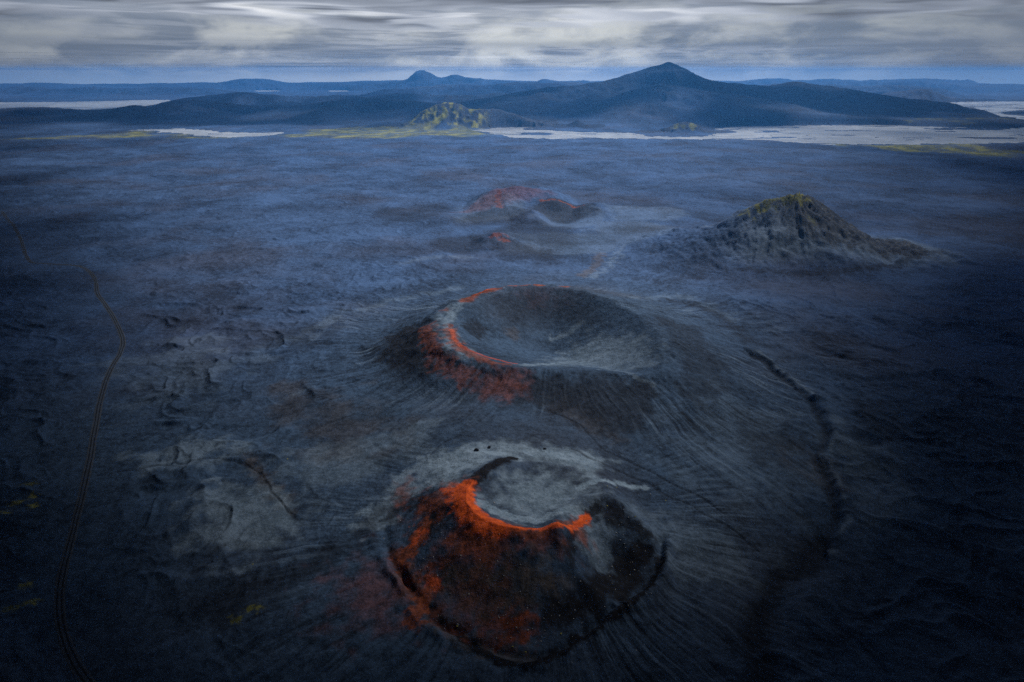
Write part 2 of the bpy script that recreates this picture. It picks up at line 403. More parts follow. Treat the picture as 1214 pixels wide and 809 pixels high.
Z[i] += lf[i] * far_k * ((rg - .62) * 3.5 + np.clip(cell - .15, 0, .35) * 9 + fbm(xs / 16, ys / 16, 3, 341) * .6
    + 5.5 * (np.clip(1 - 2.6 * np.abs(gn((xs + 2 * wx) / 130, (ys + 2 * wy) / 130, 361)), 0, 1) ** 2 - .25)
    + 2.6 * (np.clip(1 - 2.8 * np.abs(gn((xs + wx) / 44, (ys + wy) / 44, 363)), 0, 1) ** 2 - .25)
    - 1.3 * np.clip(1 - 5 * np.abs(gn((xs - wx) / 95, (ys + 1.5 * wy) / 95, 365)), 0, 1) * ss(-.1, .25, cell))
i = np.nonzero(DIST < 1500)[0]
Z[i] += fbm(X[i] / 7, Y[i] / 7, 3, 351) * .32 * (1 - .5 * in_bowl[i])
# rolling country beyond the river
i = np.nonzero(Ya > 6000)[0]
k = ss(6000, 8500, Y[i]) * ss(120, 1500, wet_d[i]) * ss(20000, 18000, DIST[i])
Z[i] += k * np.clip(ridged(X[i] / 1500, Y[i] / 2300, 5, 401) - .55, -.1, 1) * (60 + 60 * ss(12000, 20000, DIST[i]))
# a far upland closes the horizon all round
Z = np.maximum(Z, ss(17800, 20200, DIST) * ss(0, 900, wet_d) * (165 + 60 * fbm(Ad * 5, DIST / 9000, 4, 411) + 14 * fbm(Ad * 22, DIST / 3000, 3, 413)) - 8)
# banks fall to the water
bank = ss(0, 160, wet_d)
wet_near = wet_d < 160
cut = big_d < 880
Z[cut] = -7 + 1.2 * (big_d[cut] == 0) + (Z[cut] + 7) * ss(0, 1, big_d[cut] / (60 + 1.0 * np.clip(Z[cut], 0, 160)))
low = wet_near & (Z < 25)
Z[low] = -7 + (Z[low] + 7) * bank[low]
# the grid point owner: hills and cones
names = [('ground', None)]
def region(name, idx, test):
    names.append((name, None)); REG[idx[test]] = len(names) - 1
for k in ('far_red', 'far_dark', 'far_lump_a', 'far_lump_b', 'far_lump_c', 'far_small', 'right_hill', 'moss_hill', 'river_hill', 'knoll_a', 'knoll_b', 'mountain', 'shoulder', 'shoulder_b', 'left_range', 'left_back', 'pointed', 'far_low', 'right_far', 'right_near', 'layer_a', 'layer_b', 'layer_c', 'layer_d'):
    i, prof, zi = own[k]
    region(k, i, (prof > .06) & (Zs[i] - zi < .5) & (zi > -3) & (REG[i] == 0))
i, r, R, Fo, s = inf2; region('cone_back', i, r < Fo)
i, r, R, Fo, s = inf1; region('cone_front', i, r < Fo + 14)
keep = water_id > 0
sm_l = (water_id > 4) & (Z < 60); Z[sm_l] = -7
keep &= ~((Z > 12) & (water_id > 4))
water_id[~keep] = 0
Z[keep] = -7.0
for n_, w in enumerate(WATERS):
    names.append(('water%d' % n_, None)); REG[water_id == n_ + 1] = len(names) - 1

# ------------------------------------------------------------------ what covers the land, some shading painted in (colour masks, in ground coordinates)
M = {k: np.zeros(N, F4) for k in ('red', 'orange', 'pale', 'dark', 'moss', 'rock', 'brown', 'wet')}
def put(key, i, v): M[key][i] = np.maximum(M[key][i], v.astype(F4))
def stroke(key, px, w, soft, amt=1.0, nz=.5, nscale=14, seed=0):
    P = smooth_pts(MP(px), 5) if len(px) > 2 else MP(px)
    i = box_idx(X, Y, P, w + soft * 3 + 5)
    if not len(i): return
    d, _, _ = pline(X[i], Y[i], P)
    n = fbm(X[i] / nscale, Y[i] / nscale, 4, 500 + seed + len(px))
    put(key, i, amt * ss(w + soft, w - soft * .3, d + n * nz * (w + soft)))
def blob(key, px, rpx, amt=1.0, nz=.6, edge=.55, nscale=22, seed=0):
    """soft patch centred where the pixel meets the land, radii in metres (across, along)"""
    (cx, cy), = MP([px]); rx, ry = rpx; m = max(rx, ry) * 1.8
    i = np.nonzero((np.abs(X - cx) < m) & (np.abs(Y - cy) < m))[0]
    q = np.hypot((X[i] - cx) / rx, (Y[i] - cy) / ry) + fbm(X[i] / nscale, Y[i] / nscale, 4, 600 + seed) * nz
    put(key, i, amt * ss(1.0 + edge * .5, 1.0 - edge, q))
def area(key, px, soft, amt=1.0, nz=.6, nscale=25, seed=0, z=None):
    P = MP(px) if z is None else WP(px, z)
    i = box_idx(X, Y, P, soft * 3)
    if not len(i): return
    d, _, _ = pline(X[i], Y[i], P + P[:1]); ins = inpoly(X[i], Y[i], P)
    q = np.where(ins, -d, d) + fbm(X[i] / nscale, Y[i] / nscale, 4, 700 + seed) * nz * soft * 1.6
    put(key, i, amt * ss(soft, -soft, q))

# front cone
stroke('orange', [(549, 576), (549, 590), (556, 602), (570, 613), (590, 621)], 8.5, 5.5, 1, .32, 7)
stroke('orange', [(588, 621), (612, 625.5), (640, 627), (670, 624), (695, 613)], 3.4, 2.2, 1, .4, 6)
area('orange', [(586, 620), (604, 624), (602, 636), (594, 637)], 2.5, .9, .5, 6, 3)
area('red', [(560, 612), (600, 634), (596, 650), (575, 665), (545, 660), (527, 638), (545, 615)], 12, .9, .5, 12, 1)
blob('red', (570, 640), (34, 24), .75, .6, 1.0, 12, 77); blob('red', (640, 640), (26, 10), .5, .6, .9, 9, 2); blob('red', (682, 628), (16, 10), .75, .6, .8, 9, 5)
stroke('red', [(602, 629), (640, 632), (690, 620)], 4, 4, .8, .6, 8)
stroke('orange', [(548, 590), (540, 584), (533, 580)], 3.5, 6, .8, .6, 8); blob('red', (523, 590), (26, 24), .7, .8, .9, 10, 2); blob('orange', (541, 588), (8, 10), .8, .9, .8, 7, 3)
stroke('red', [(500, 628), (495, 640), (486, 655)], 7, 5, .95, .7, 9); stroke('orange', [(500, 632), (493, 642)], 2.5, 4, .6, .7, 7)
stroke('red', [(475, 660), (478, 675), (485, 690)], 5, 5, .6, .8, 9)
stroke('red', [(512, 682), (510, 695), (500, 712), (492, 735)], 6, 6, .85, .8, 9); blob('orange', (513, 690), (6, 8), .6, .8, .8, 7, 4)
blob('red', (452, 700), (45, 40), .38, .8, 1, 18, 6); blob('red', (478, 585), (10, 22), .5, .8, .9, 9, 7)
blob('red', (555, 715), (30, 22), .42, .8, 1, 11, 8); blob('red', (610, 745), (16, 13), .95, .7, .8, 8, 9); blob('red', (585, 742), (22, 12), .6, .8, .9, 8, 10)
stroke('brown', [(480, 690), (510, 728), (560, 765), (620, 782)], 7, 6, .6, .6, 9)
area('dark', [(505, 585), (545, 600), (535, 612), (520, 630), (505, 636), (498, 615), (490, 590)], 7, .95, .7, 11, 11)
blob('dark', (470, 605), (14, 22), .8, .8, .8, 10, 12)
stroke('dark', [(607, 543), (590, 548), (574, 557), (562, 570), (556, 578)], 5.5, 2.5, 1, .3, 7)
stroke('dark', [(702, 610), (715, 606), (730, 608)], 6, 5, .9, .6, 8)
area('dark', [(715, 662), (735, 650), (752, 636), (772, 634), (776, 655), (760, 690), (725, 720), (690, 742), (650, 748), (640, 725), (665, 705), (690, 690)], 7, 1, .7, 12, 13)
area('dark', [(606, 630), (690, 628), (676, 660), (660, 690), (600, 690), (600, 650)], 10, .05, .8, 13, 14)
stroke('dark', [(678, 668), (674, 650), (684, 635), (705, 622), (740, 619), (768, 632)], 3.5, 3, .8, .5, 8)
stroke('dark', [(466, 655), (488, 700), (528, 744), (576, 774), (620, 788), (662, 775), (712, 740), (755, 708), (786, 662)], 3.4, 2.8, 1, .5, 8)
area('brown', [(560, 660), (640, 660), (670, 690), (640, 720), (575, 735), (520, 700), (530, 660)], 18, 1.0, .8, 14, 15)
blob('pale', (700, 640), (20, 15), .5, .5, .8, 10, 16)
# bowl and saddle behind it
blob('pale', (645, 590), (52, 45), .75, .5, .9, 14, 17); stroke('pale', [(575, 600), (600, 612), (640, 616), (690, 605)], 5, 5, .9, .5, 9)
area('pale', [(500, 545), (560, 526), (640, 530), (720, 545), (700, 565), (640, 545), (590, 541), (555, 560), (535, 578), (505, 572)], 14, .8, .6, 18, 18)
stroke('pale', [(690, 577), (730, 573), (765, 578)], 2.5, 3, .9, .6, 9); stroke('pale', [(440, 620), (490, 570), (510, 550)], 12, 12, .5, .7, 18)
area('pale', [(235, 590), (280, 572), (330, 590), (352, 615), (320, 650), (262, 660), (225, 640)], 22, .55, .8, 24, 19)
area('pale', [(150, 540), (260, 520), (290, 535), (200, 560)], 16, .4, .8, 24, 20)
# back cone
stroke('orange', [(535, 391), (540, 403), (551, 413), (570, 421), (590, 427), (611, 431)], 2.4, 2.5, .42, .3, 8)
stroke('red', [(533, 388), (538, 404), (552, 417), (580, 428), (600, 432)], 6, 6, .7, .6, 10)
stroke('red', [(553, 356), (565, 349), (585, 343), (612, 339), (640, 338.5), (668, 340)], 10, 7, .85, .15, 10); stroke('orange', [(562, 350), (585, 342.5), (612, 339)], 2.5, 3, .5, .5, 8)
stroke('red', [(507, 388), (510, 402), (518, 420), (530, 436), (550, 446)], 6, 12, .55, .7, 12); blob('red', (528, 368), (10, 10), .6, .8, .8, 9, 21)
area('red', [(590, 440), (620, 442), (626, 460), (605, 476), (575, 470), (560, 450)], 16, .5, .6, 14, 22)
blob('brown', (607, 396), (14, 16), .5, .4, .5, 10, 23); blob('red', (640, 352), (40, 25), .08, .8, 1, 14, 24)
area('pale', [(518, 380), (535, 362), (548, 358), (534, 388), (545, 408), (570, 424), (560, 428), (530, 416)], 11, .5, .7, 12, 25)
area('pale', [(700, 400), (760, 400), (778, 430), (745, 438), (690, 434), (640, 433), (660, 424)], 22, .38, .6, 20, 26)
stroke('pale', [(712, 438.5), (735, 440.5), (755, 448), (776, 457)], 1.2, 5, .4, .8, 9); stroke('pale', [(655, 402), (672, 396), (690, 383)], 2, 6, .4, .7, 9); stroke('pale', [(620, 433), (670, 430), (720, 419)], 5, 9, .5, .8, 12)
area('dark', [(505, 378), (515, 400), (525, 430), (520, 448), (470, 446), (446, 425), (455, 400)], 18, .9, .6, 22, 27)
area('dark', [(630, 445), (740, 448), (785, 462), (760, 520), (720, 520), (670, 490), (600, 480)], 16, .7, .7, 22, 28)
area('dark', [(545, 385), (562, 378), (578, 390), (570, 404)], 5, .7, .6, 8, 29); area('dark', [(580, 352), (640, 345), (700, 355), (720, 385), (660, 385), (610, 385)], 18, .5, .6, 18, 30)  # second patch: shade of the bowl's back wall painted in
area('dark', [(770, 372), (796, 396), (812, 430), (800, 468), (840, 480), (862, 440), (828, 388)], 16, .5, .8, 24, 95)
area('brown', [(655, 470), (700, 490), (740, 525), (700, 515), (650, 485)], 14, .45, .6, 12, 31)
i = np.nonzero(np.hypot(X - PIT[0], Y - PIT[1]) < 70)[0]
q_ = np.hypot((X[i] - PIT[0] + 14) / 22, (Y[i] - PIT[1] - 6) / 26) + fbm(X[i] / 11, Y[i] / 11, 3, 44) * .5
k_ = ss(1.2, .6, q_); M['dark'][i] *= (1 - .95 * k_).astype(F4); put('pale', i, .35 * k_)
# broad sheets of paler and darker ash on the aprons
k_ = np.clip(apron * 1.3, 0, 1) * (1 - on1) * (1 - in_bowl)
brk = ss(-.25, .35, fbm(X / 150, Y / 150, 4, 461))
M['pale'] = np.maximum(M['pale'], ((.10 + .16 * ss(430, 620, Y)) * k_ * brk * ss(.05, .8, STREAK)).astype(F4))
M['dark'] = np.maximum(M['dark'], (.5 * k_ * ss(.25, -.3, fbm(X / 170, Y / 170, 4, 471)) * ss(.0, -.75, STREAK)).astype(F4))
area('pale', [(800, 500), (860, 470), (920, 490), (955, 540), (940, 600), (880, 590), (830, 560)], 60, .13, .8, 40, 81)
area('pale', [(720, 590), (800, 610), (900, 660), (880, 700), (800, 680), (770, 640)], 22, .25, .8, 25, 82)
area('pale', [(990, 500), (1040, 530), (1080, 600), (1030, 620), (1000, 570)], 25, .22, .9, 30, 83)
stroke('pale', [(350, 402), (400, 378), (450, 360), (500, 349), (540, 343)], 3, 24, .16, .9, 30); stroke('pale', [(745, 352), (790, 351), (830, 358), (870, 380)], 3, 20, .16, .8, 28)
stroke('dark', [(790, 356), (830, 363), (860, 380), (885, 402)], 5, 14, .5, .7, 22)
area('pale', [(140, 430), (230, 400), (300, 420), (230, 470), (160, 480)], 45, .15, .9, 50, 84)
area('pale', [(330, 545), (430, 520), (520, 500), (500, 530), (420, 570), (370, 590)], 22, .25, .9, 30, 85)
area('brown', [(330, 460), (400, 470), (470, 500), (440, 540), (360, 520)], 35, .5, .9, 45, 86); area('dark', [(330, 470), (420, 480), (460, 505), (400, 530), (350, 510)], 30, .35, .9, 30, 87)
area('dark', [(215, 722), (300, 690), (380, 650), (455, 602), (440, 632), (360, 690), (260, 745)], 10, .55, .8, 20, 88)
area('dark', [(870, 505), (950, 510), (960, 550), (900, 550)], 18, .4, .9, 24, 89); area('dark', [(1010, 470), (1060, 480), (1080, 520), (1030, 520)], 25, .5, .9, 30, 90)
area('dark', [(290, 385), (350, 390), (400, 385), (370, 410), (310, 412)], 22, .45, .9, 30, 91)
# gullies and cracks are darker, the main gully pale along one edge
for P, w, am in [(GULLY, 5, .6), (GULLY_B, 11, .75)] + [(c, 1.5, .5) for c in CRACKS]:
    i = box_idx(X, Y, P, w * 5); d, _, sd_ = pline(*wander(X[i], Y[i]), P)
    wv = w * (1 + .5 * fbm(X[i] / 60, Y[i] / 60, 2, 16))
    v = np.exp(-(np.maximum(d - (wv * .6) * (sd_ < 0), 0) / (wv * .75)) ** 2)
    put('dark', i, am * v * ss(-1.4, -.5, fbm(X[i] / 40, Y[i] / 40, 3, 15)))
    if w == 5: put('pale', i, .35 * np.exp(-((d - 10) / 3.5) ** 2) * (sd_ > 0) * ss(-.3, .3, fbm(X[i] / 25, Y[i] / 25, 3, 25)))
area('brown', [(285, 537), (302, 545), (345, 590), (345, 610), (318, 590)], 8, .8, .6, 14, 32)
area('brown', [(940, 530), (1000, 560), (1000, 585), (950, 560)], 20, .4, .7, 22, 33)
# far cluster
area('red', [(538, 252), (575, 231), (611, 221), (640, 224), (655, 228), (630, 236), (600, 240), (570, 250)], 24, .27, .5, 30, 34)
stroke('red', [(592, 226), (590, 236), (593, 245)], 7, 9, .6, .6, 15); stroke('red', [(585, 278), (592, 277), (597, 284)], 7, 8, .6, .8, 15); stroke('red', [(640, 238), (662, 238), (690, 244)], 5, 6, .7, .7, 15)
stroke('pale', [(739, 292), (728, 308), (716, 320), (700, 330)], 3, 14, .2, .8, 18); stroke('brown', [(712, 300), (704, 318), (690, 328)], 8, 8, .6, .6, 18); blob('pale', (663, 260), (45, 20), .25, .6, .8, 18, 35)
stroke('pale', [(480, 312), (505, 306), (560, 306)], 6, 18, .12, .7, 24); area('dark', [(570, 285), (600, 282), (650, 296), (660, 310), (600, 312)], 25, .5, .7, 25, 36)
stroke('dark', [(880, 320), (930, 324), (1000, 322), (1060, 316), (1095, 298)], 7, 7, .6, .5, 18)
for k, am in (('mountain', .55), ('shoulder', .3), ('shoulder_b', .6), ('left_range', .6), ('left_back', .5), ('right_near', .6), ('pointed', .8), ('knoll_a', .8), ('knoll_b', .8), ('far_low', .4), ('layer_d', .5), ('layer_b', .4)):
    i, prof, zi = own[k]; put('dark', i, am * ss(.02, .15, prof) * (.7 + .6 * fbm(X[i] / 400, Y[i] / 500, 4, 66)))
for k, am in (('far_dark', .75), ('far_small', .7), ('far_lump_b', .55), ('far_lump_a', .5), ('far_lump_c', .4)):  # shading painted in: left flanks darker, right flanks paler
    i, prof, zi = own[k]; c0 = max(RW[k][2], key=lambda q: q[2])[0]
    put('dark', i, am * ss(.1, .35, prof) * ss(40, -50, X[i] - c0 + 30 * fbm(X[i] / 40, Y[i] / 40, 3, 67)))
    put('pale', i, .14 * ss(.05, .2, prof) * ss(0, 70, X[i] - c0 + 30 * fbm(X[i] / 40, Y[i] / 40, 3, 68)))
# right hill: rocks and a mossy crest
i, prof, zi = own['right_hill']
put('pale', i, .38 * ss(.12, .4, prof) * (.5 + .5 * ss(.9, .5, prof)) * ss(-230, -90, X[i] - AT(945, 230, 1610)[0]))  # slope paled in colour to make up for its weak light
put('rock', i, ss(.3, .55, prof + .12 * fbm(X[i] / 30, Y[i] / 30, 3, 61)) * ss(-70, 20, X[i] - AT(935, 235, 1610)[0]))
stroke('moss', [(893, 244), (905, 240), (922, 236), (936, 233), (946, 232)], 9, 16, .8, 1.3, 15)
blob('moss', (962, 262), (10, 14), .5, .9, .8, 8, 40)
# mossy hills and flats
for k, a in (('moss_hill', 1.0), ('river_hill', .8)):
    i, prof, zi = own[k]
    cx = AT(530 if k == 'moss_hill' else 812, 130, 5750 if k == 'moss_hill' else 5250)[0]
    wdt = 330 if k == 'moss_hill' else 110
    n = fbm(X[i] / 70, Y[i] / 110, 4, 71)
    put('moss', i, a * ss(-.05, .32, n) * ss(.08, .25, prof) * ss(wdt * 1.15, wdt * .75, np.abs(X[i] - cx) + n * 60))
    put('rock', i, ss(.15, .4, prof) * .8)
def flat(px, amt, seed):
    P = WP(px); i = box_idx(X, Y, P, 500)
    d, _, _ = pline(X[i], Y[i], P + P[:1]); ins = inpoly(X[i], Y[i], P)
    n = fbm(X[i] / 260, Y[i] / 330, 5, 800 + seed)
    v = amt * ss(70, -110, np.where(ins, -d, d) + n * 210) * (.45 + .55 * ss(-.2, .25, fbm(X[i] / 120, Y[i] / 150, 3, 820 + seed)))
    v = v * (Z[i] < 30)
    put('moss', i, v)
flat([(-60, 168), (60, 163), (150, 157), (165, 155), (175, 157), (240, 162), (300, 163.5), (240, 165), (120, 164.5), (0, 167)], .75, 1)
flat([(330, 161), (380, 153.5), (430, 150.5), (500, 151.5), (560, 155), (590, 160), (560, 163), (480, 162.5), (400, 164)], .75, 2)
flat([(1000, 173), (1100, 172), (1160, 173.5), (1175, 178), (1230, 187), (1180, 187), (1080, 179)], .9, 3)
flat([(995, 145), (1030, 142.5), (1130, 142.5), (1190, 146), (1110, 148), (1040, 147.5)], .7, 4)
# a few moss specks on the near plain at the left
for px in [(8, 608), (38, 588), (20, 595), (40, 600), (38, 714), (12, 722), (30, 694), (36, 575), (280, 735), (300, 722)]:
    blob('moss', px, (5 + 3 * random.random(), 4), .8, 1.0, .8, 4, int(px[0]))

# ------------------------------------------------------------------ node helpers
def nmat(name):
    m = bpy.data.materials.new(name); m.use_nodes = True; m.node_tree.nodes.clear(); return m, m.node_tree
class G:
    def __init__(s, nt): s.nt = nt
    def n(s, t, **k):
        o = s.nt.nodes.new(t)
        for a, v in k.items(): setattr(o, a, v)
        return o
    def link(s, a, b): s.nt.links.new(a, b)
    def val(s, sock, v):
        if hasattr(v, 'is_linked') or isinstance(v, bpy.types.NodeSocket): s.link(v, sock)
        else: sock.default_value = v
    def math(s, op, a, b=0.0, clamp=False):
        o = s.n('ShaderNodeMath', operation=op, use_clamp=clamp); s.val(o.inputs[0], a); s.val(o.inputs[1], b); return o.outputs[0]
    def mix(s, f, a, b, mode='MIX'):
        o = s.n('ShaderNodeMix', data_type='RGBA', blend_type=mode)
        s.val(o.inputs['Factor'], f); s.val(o.inputs[6], a if not isinstance(a, tuple) else a + (1,)); s.val(o.inputs[7], b if not isinstance(b, tuple) else b + (1,))
        return o.outputs[2]
    def noise(s, vec, scale, detail=4, rough=.55, dist=0):
        o = s.n('ShaderNodeTexNoise'); s.link(vec, o.inputs['Vector']); o.inputs['Scale'].default_value = scale
        o.inputs['Detail'].default_value = detail; o.inputs['Roughness'].default_value = rough; o.inputs['Distortion'].default_value = dist
        return o.outputs['Fac']
    def rmp(s, v, a, b, c=0., d=1.):
        o = s.n('ShaderNodeMapRange', interpolation_type='SMOOTHSTEP'); s.link(v, o.inputs[0])
        for i_, q in enumerate((a, b, c, d)): o.inputs[i_ + 1].default_value = q
        return o.outputs[0]

def land_material():
    m, nt = nmat('volcanic_land'); g = G(nt)
    pos = g.n('ShaderNodeNewGeometry').outputs['Position']
    ca = g.n('ShaderNodeAttribute', attribute_name='mask_a'); cb = g.n('ShaderNodeAttribute', attribute_name='mask_b'); cc = g.n('ShaderNodeAttribute', attribute_name='mask_c')
    sa = g.n('ShaderNodeSeparateColor'); g.link(ca.outputs['Color'], sa.inputs[0])
    sb = g.n('ShaderNodeSeparateColor'); g.link(cb.outputs['Color'], sb.inputs[0])
    s3 = g.n('ShaderNodeSeparateColor'); g.link(cc.outputs['Color'], s3.inputs[0])
    red, orange, pale = sa.outputs; dark, moss, rock = sb.outputs; brown, streak, lobe = s3.outputs
    n_big = g.noise(pos, 1 / 420., 5); n_mid = g.noise(pos, 1 / 60., 6, .6); n_sm = g.noise(pos, 1 / 8., 5, .65); n_gr = g.noise(pos, 1 / 2.2, 4, .75)
    # ash plain
    f = g.math('ADD', g.math('MULTIPLY', n_mid, .42), g.math('MULTIPLY', n_sm, .58))
    f = g.math('ADD', f, g.math('MULTIPLY', g.math('SUBTRACT', n_gr, .5), .55))
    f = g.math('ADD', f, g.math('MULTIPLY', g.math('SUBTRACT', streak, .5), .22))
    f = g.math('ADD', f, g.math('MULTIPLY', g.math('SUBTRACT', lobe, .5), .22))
    f = g.rmp(f, .28, .72)
    col = g.mix(f, (.0135, .0225, .037), (.055, .096, .160))
    b_ = g.rmp(n_big, .46, .66, 0, .6)
    col = g.mix(b_, col, g.mix(f, (.020, .020, .024), (.060, .062, .076)))
    col = g.mix(cc.outputs['Alpha'], col, g.mix(1.0, col, (.93, 1.02, 1.27), 'MULTIPLY'))  # plain turns bluer with distance, haze put into its colour
    col = g.mix(g.math('MULTIPLY', brown, .85), col, g.mix(f, (.032, .026, .024), (.105, .088, .078)))
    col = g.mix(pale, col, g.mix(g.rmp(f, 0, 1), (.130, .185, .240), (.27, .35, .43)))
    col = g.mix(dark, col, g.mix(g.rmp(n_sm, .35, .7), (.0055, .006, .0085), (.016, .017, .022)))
    rf = g.rmp(g.math('ADD', g.math('MULTIPLY', n_sm, .6), g.math('MULTIPLY', n_gr, .4)), .36, .64)
    col = g.mix(red, col, g.mix(rf, (.070, .021, .012), (.26, .066, .027)))
    col = g.mix(orange, col, g.mix(rf, (.40, .055, .014), (.85, .135, .025)))
    rk = g.rmp(g.noise(pos, 1 / 11., 6, .75), .5, .68)
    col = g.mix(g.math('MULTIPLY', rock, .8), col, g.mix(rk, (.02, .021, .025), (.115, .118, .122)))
    mo = g.mix(g.rmp(g.noise(pos, 1 / 90., 5, .7), .35, .65), (.075, .080, .020), (.27, .26, .060))
    col = g.mix(moss, col, mo)
    bs = g.n('ShaderNodeBsdfPrincipled'); g.link(col, bs.inputs['Base Color']); bs.inputs['Roughness'].default_value = .95; bs.inputs['Specular IOR Level'].default_value = .12
    hb = g.math('ADD', g.math('MULTIPLY', n_gr, .45), g.math('MULTIPLY', n_sm, 2.2))
    bp = g.n('ShaderNodeBump'); bp.inputs['Strength'].default_value = .8; bp.inputs['Distance'].default_value = 1.0; g.link(hb, bp.inputs['Height']); g.link(bp.outputs[0], bs.inputs['Normal'])
    o = g.n('ShaderNodeOutputMaterial'); g.link(bs.outputs[0], o.inputs[0]); return m

def water_material():
    m, nt = nmat('pale_water'); g = G(nt)
    pos = g.n('ShaderNodeNewGeometry').outputs['Position']
    n = g.noise(pos, 1 / 140., 5, .6)
    bs = g.n('ShaderNodeBsdfPrincipled'); g.link(g.mix(g.rmp(n, .35, .7), (.24, .26, .28), (.37, .385, .40)), bs.inputs['Base Color'])  # two pale greys mixed by noise
    bs.inputs['Roughness'].default_value = .3; bs.inputs['IOR'].default_value = 1.33
    bp = g.n('ShaderNodeBump'); bp.inputs['Strength'].default_value = .3; bp.inputs['Distance'].default_value = .3; g.link(g.noise(pos, 1 / 6., 3), bp.inputs['Height']); g.link(bp.outputs[0], bs.inputs['Normal'])
    o = g.n('ShaderNodeOutputMaterial'); g.link(bs.outputs[0], o.inputs[0]); return m

LAND = land_material(); WATER = water_material()

# ------------------------------------------------------------------ cut the grid into the named pieces of land
def tag(o, label, cat, kind=None, group=None):
    o['label'] = label; o['category'] = cat
    if kind: o['kind'] = kind
    if group: o['group'] = group
    return o

ii = np.arange(NR - 1)[:, None] * NA; jj = np.arange(NA)[None, :]; j2 = (jj + 1) % NA
quad = np.stack([ii + jj, ii + NA + jj, ii + NA + j2, ii + j2], -1).reshape(-1, 4)[:, ::-1].copy()
qr = REG[quad[:, 0]]
w0 = len(names) - len(WATERS)
q4 = REG[quad]; wet4 = q4 >= w0
part = wet4.any(1) & ~wet4.all(1)
qr[part] = np.where(wet4, 0, q4)[part].max(1)
P3 = np.stack([X, Y, Z], -1).astype(F4)
st01 = np.clip(.5 + .42 * STREAK, 0, 1); lb01 = np.clip(.5 + .55 * LOBE, 0, 1); one = np.ones(N)
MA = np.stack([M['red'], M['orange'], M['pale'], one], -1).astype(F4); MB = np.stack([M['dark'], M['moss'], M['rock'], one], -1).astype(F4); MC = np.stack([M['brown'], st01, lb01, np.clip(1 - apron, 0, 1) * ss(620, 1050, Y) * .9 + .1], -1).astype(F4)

def piece(name, faces, mat, attrs=True):
    used, inv = np.unique(faces, return_inverse=True); inv = inv.reshape(faces.shape)
    me = bpy.data.meshes.new(name); me.vertices.add(len(used)); me.vertices.foreach_set('co', P3[used].ravel())
    me.loops.add(faces.size); me.polygons.add(len(faces))
    me.loops.foreach_set('vertex_index', inv.ravel().astype(np.int32))
    me.polygons.foreach_set('loop_start', np.arange(0, faces.size, 4, dtype=np.int32))
    me.update(calc_edges=True)
    me.polygons.foreach_set('use_smooth', np.ones(len(faces), bool))
    if attrs:
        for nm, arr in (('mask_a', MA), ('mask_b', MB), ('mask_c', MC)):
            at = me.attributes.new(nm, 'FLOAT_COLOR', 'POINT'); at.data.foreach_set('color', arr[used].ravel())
    me.materials.append(mat); me.update()
    o = bpy.data.objects.new(name, me); C.objects.link(o); return o

INFO = {
 'ground': ('ground', 'dark blue-grey lava plain of ash and hummocks, spreading to the horizon', 'ground'),
 'cone_front': ('crater', 'front volcanic crater with vivid orange rim and black scoria flank', 'crater'),
 'cone_back': ('crater', 'larger crater behind the orange one, deep bowl and thin red rim', 'crater'),
 'far_red': ('hill', 'dull red low hill far behind both craters', 'hill'),
 'far_dark': ('hill', 'small dark cone to the right of the dull red hill', 'hill'),
 'far_lump_a': (1990, 150, 1.1, [(590, 266), (606, 257), (625, 250.5), (640, 252), (655, 259), (668, 266)]),
 'far_lump_b': (1800, 180, 1.1, [(628, 298), (645, 287), (668, 279), (690, 277), (712, 281), (730, 290), (742, 299)]),
 'far_lump_c': (2080, 200, 1.1, [(498, 266), (515, 258), (532, 254), (550, 258), (565, 266)]),
 'far_lump_a': ('hill', 'small grey-blue hump just in front of the dull red hill', 'hill'),
 'far_lump_b': ('hill', 'broad grey-blue hump right of the mound with the red tip', 'hill'),
 'far_lump_c': ('hill', 'faint low grey swell to the left of the dull red hill', 'hill'),
 'far_small': ('hill', 'low dark mound with a small red tip below the dull red hill', 'hill'),
 'right_hill': ('hill', 'steep rocky hill with yellow moss along its left crest', 'hill'),
 'moss_hill': ('hill', 'craggy yellow-green mossy hill behind the river flats', 'hill'),
 'river_hill': ('hill', 'small mossy hill standing in the edge of the river under the great mountain', 'hill'),
 'knoll_a': ('hill', 'little dark knoll at the foot of the great mountain, by the river', 'hill'),
 'knoll_b': ('hill', 'tiny dark knoll rising from the gravel of the river', 'hill'),
 'mountain': ('mountain', 'great dark blue shield mountain with a pointed summit on the skyline', 'mountain'),
 'shoulder': ('hill', 'broad rounded hill in front of the great pointed mountain', 'hill'),
 'shoulder_b': ('hill', 'small dark flat-topped hill at the right foot of the great mountain', 'hill'),
 'left_range': ('hills', 'long dark rolling hills beyond the yellow flats on the left', 'hills'),
 'left_back': ('hills', 'second line of blue hills behind the long dark rolling hills', 'hills'),
 'pointed': ('mountain', 'small sharp far peak on the skyline above the mossy hill', 'mountain'),
 'far_low': ('hills', 'faint far blue upland along the left skyline behind the lake', 'hills'),
 'right_far': ('hills', 'dark flat plateau on the right skyline', 'hills'),
 'layer_a': ('hills', 'low faint blue hills on the skyline between the sharp far peak and the great mountain', 'hills'),
 'layer_b': ('hills', 'low blue hills just right of and behind the great mountain', 'hills'),
 'layer_c': ('hills', 'faint far low hills on the skyline right of the great mountain', 'hills'),
 'layer_d': ('hills', 'dark low land just beyond the long lake at the left edge', 'hills'),
 'right_near': ('hills', 'dark low ridge behind the river loop at the right edge', 'hills'),
}
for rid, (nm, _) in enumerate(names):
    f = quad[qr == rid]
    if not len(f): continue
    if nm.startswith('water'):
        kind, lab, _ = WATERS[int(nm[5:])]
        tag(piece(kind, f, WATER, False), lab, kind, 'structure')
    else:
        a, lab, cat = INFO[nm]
        tag(piece(a, f, LAND), lab, cat, 'structure')

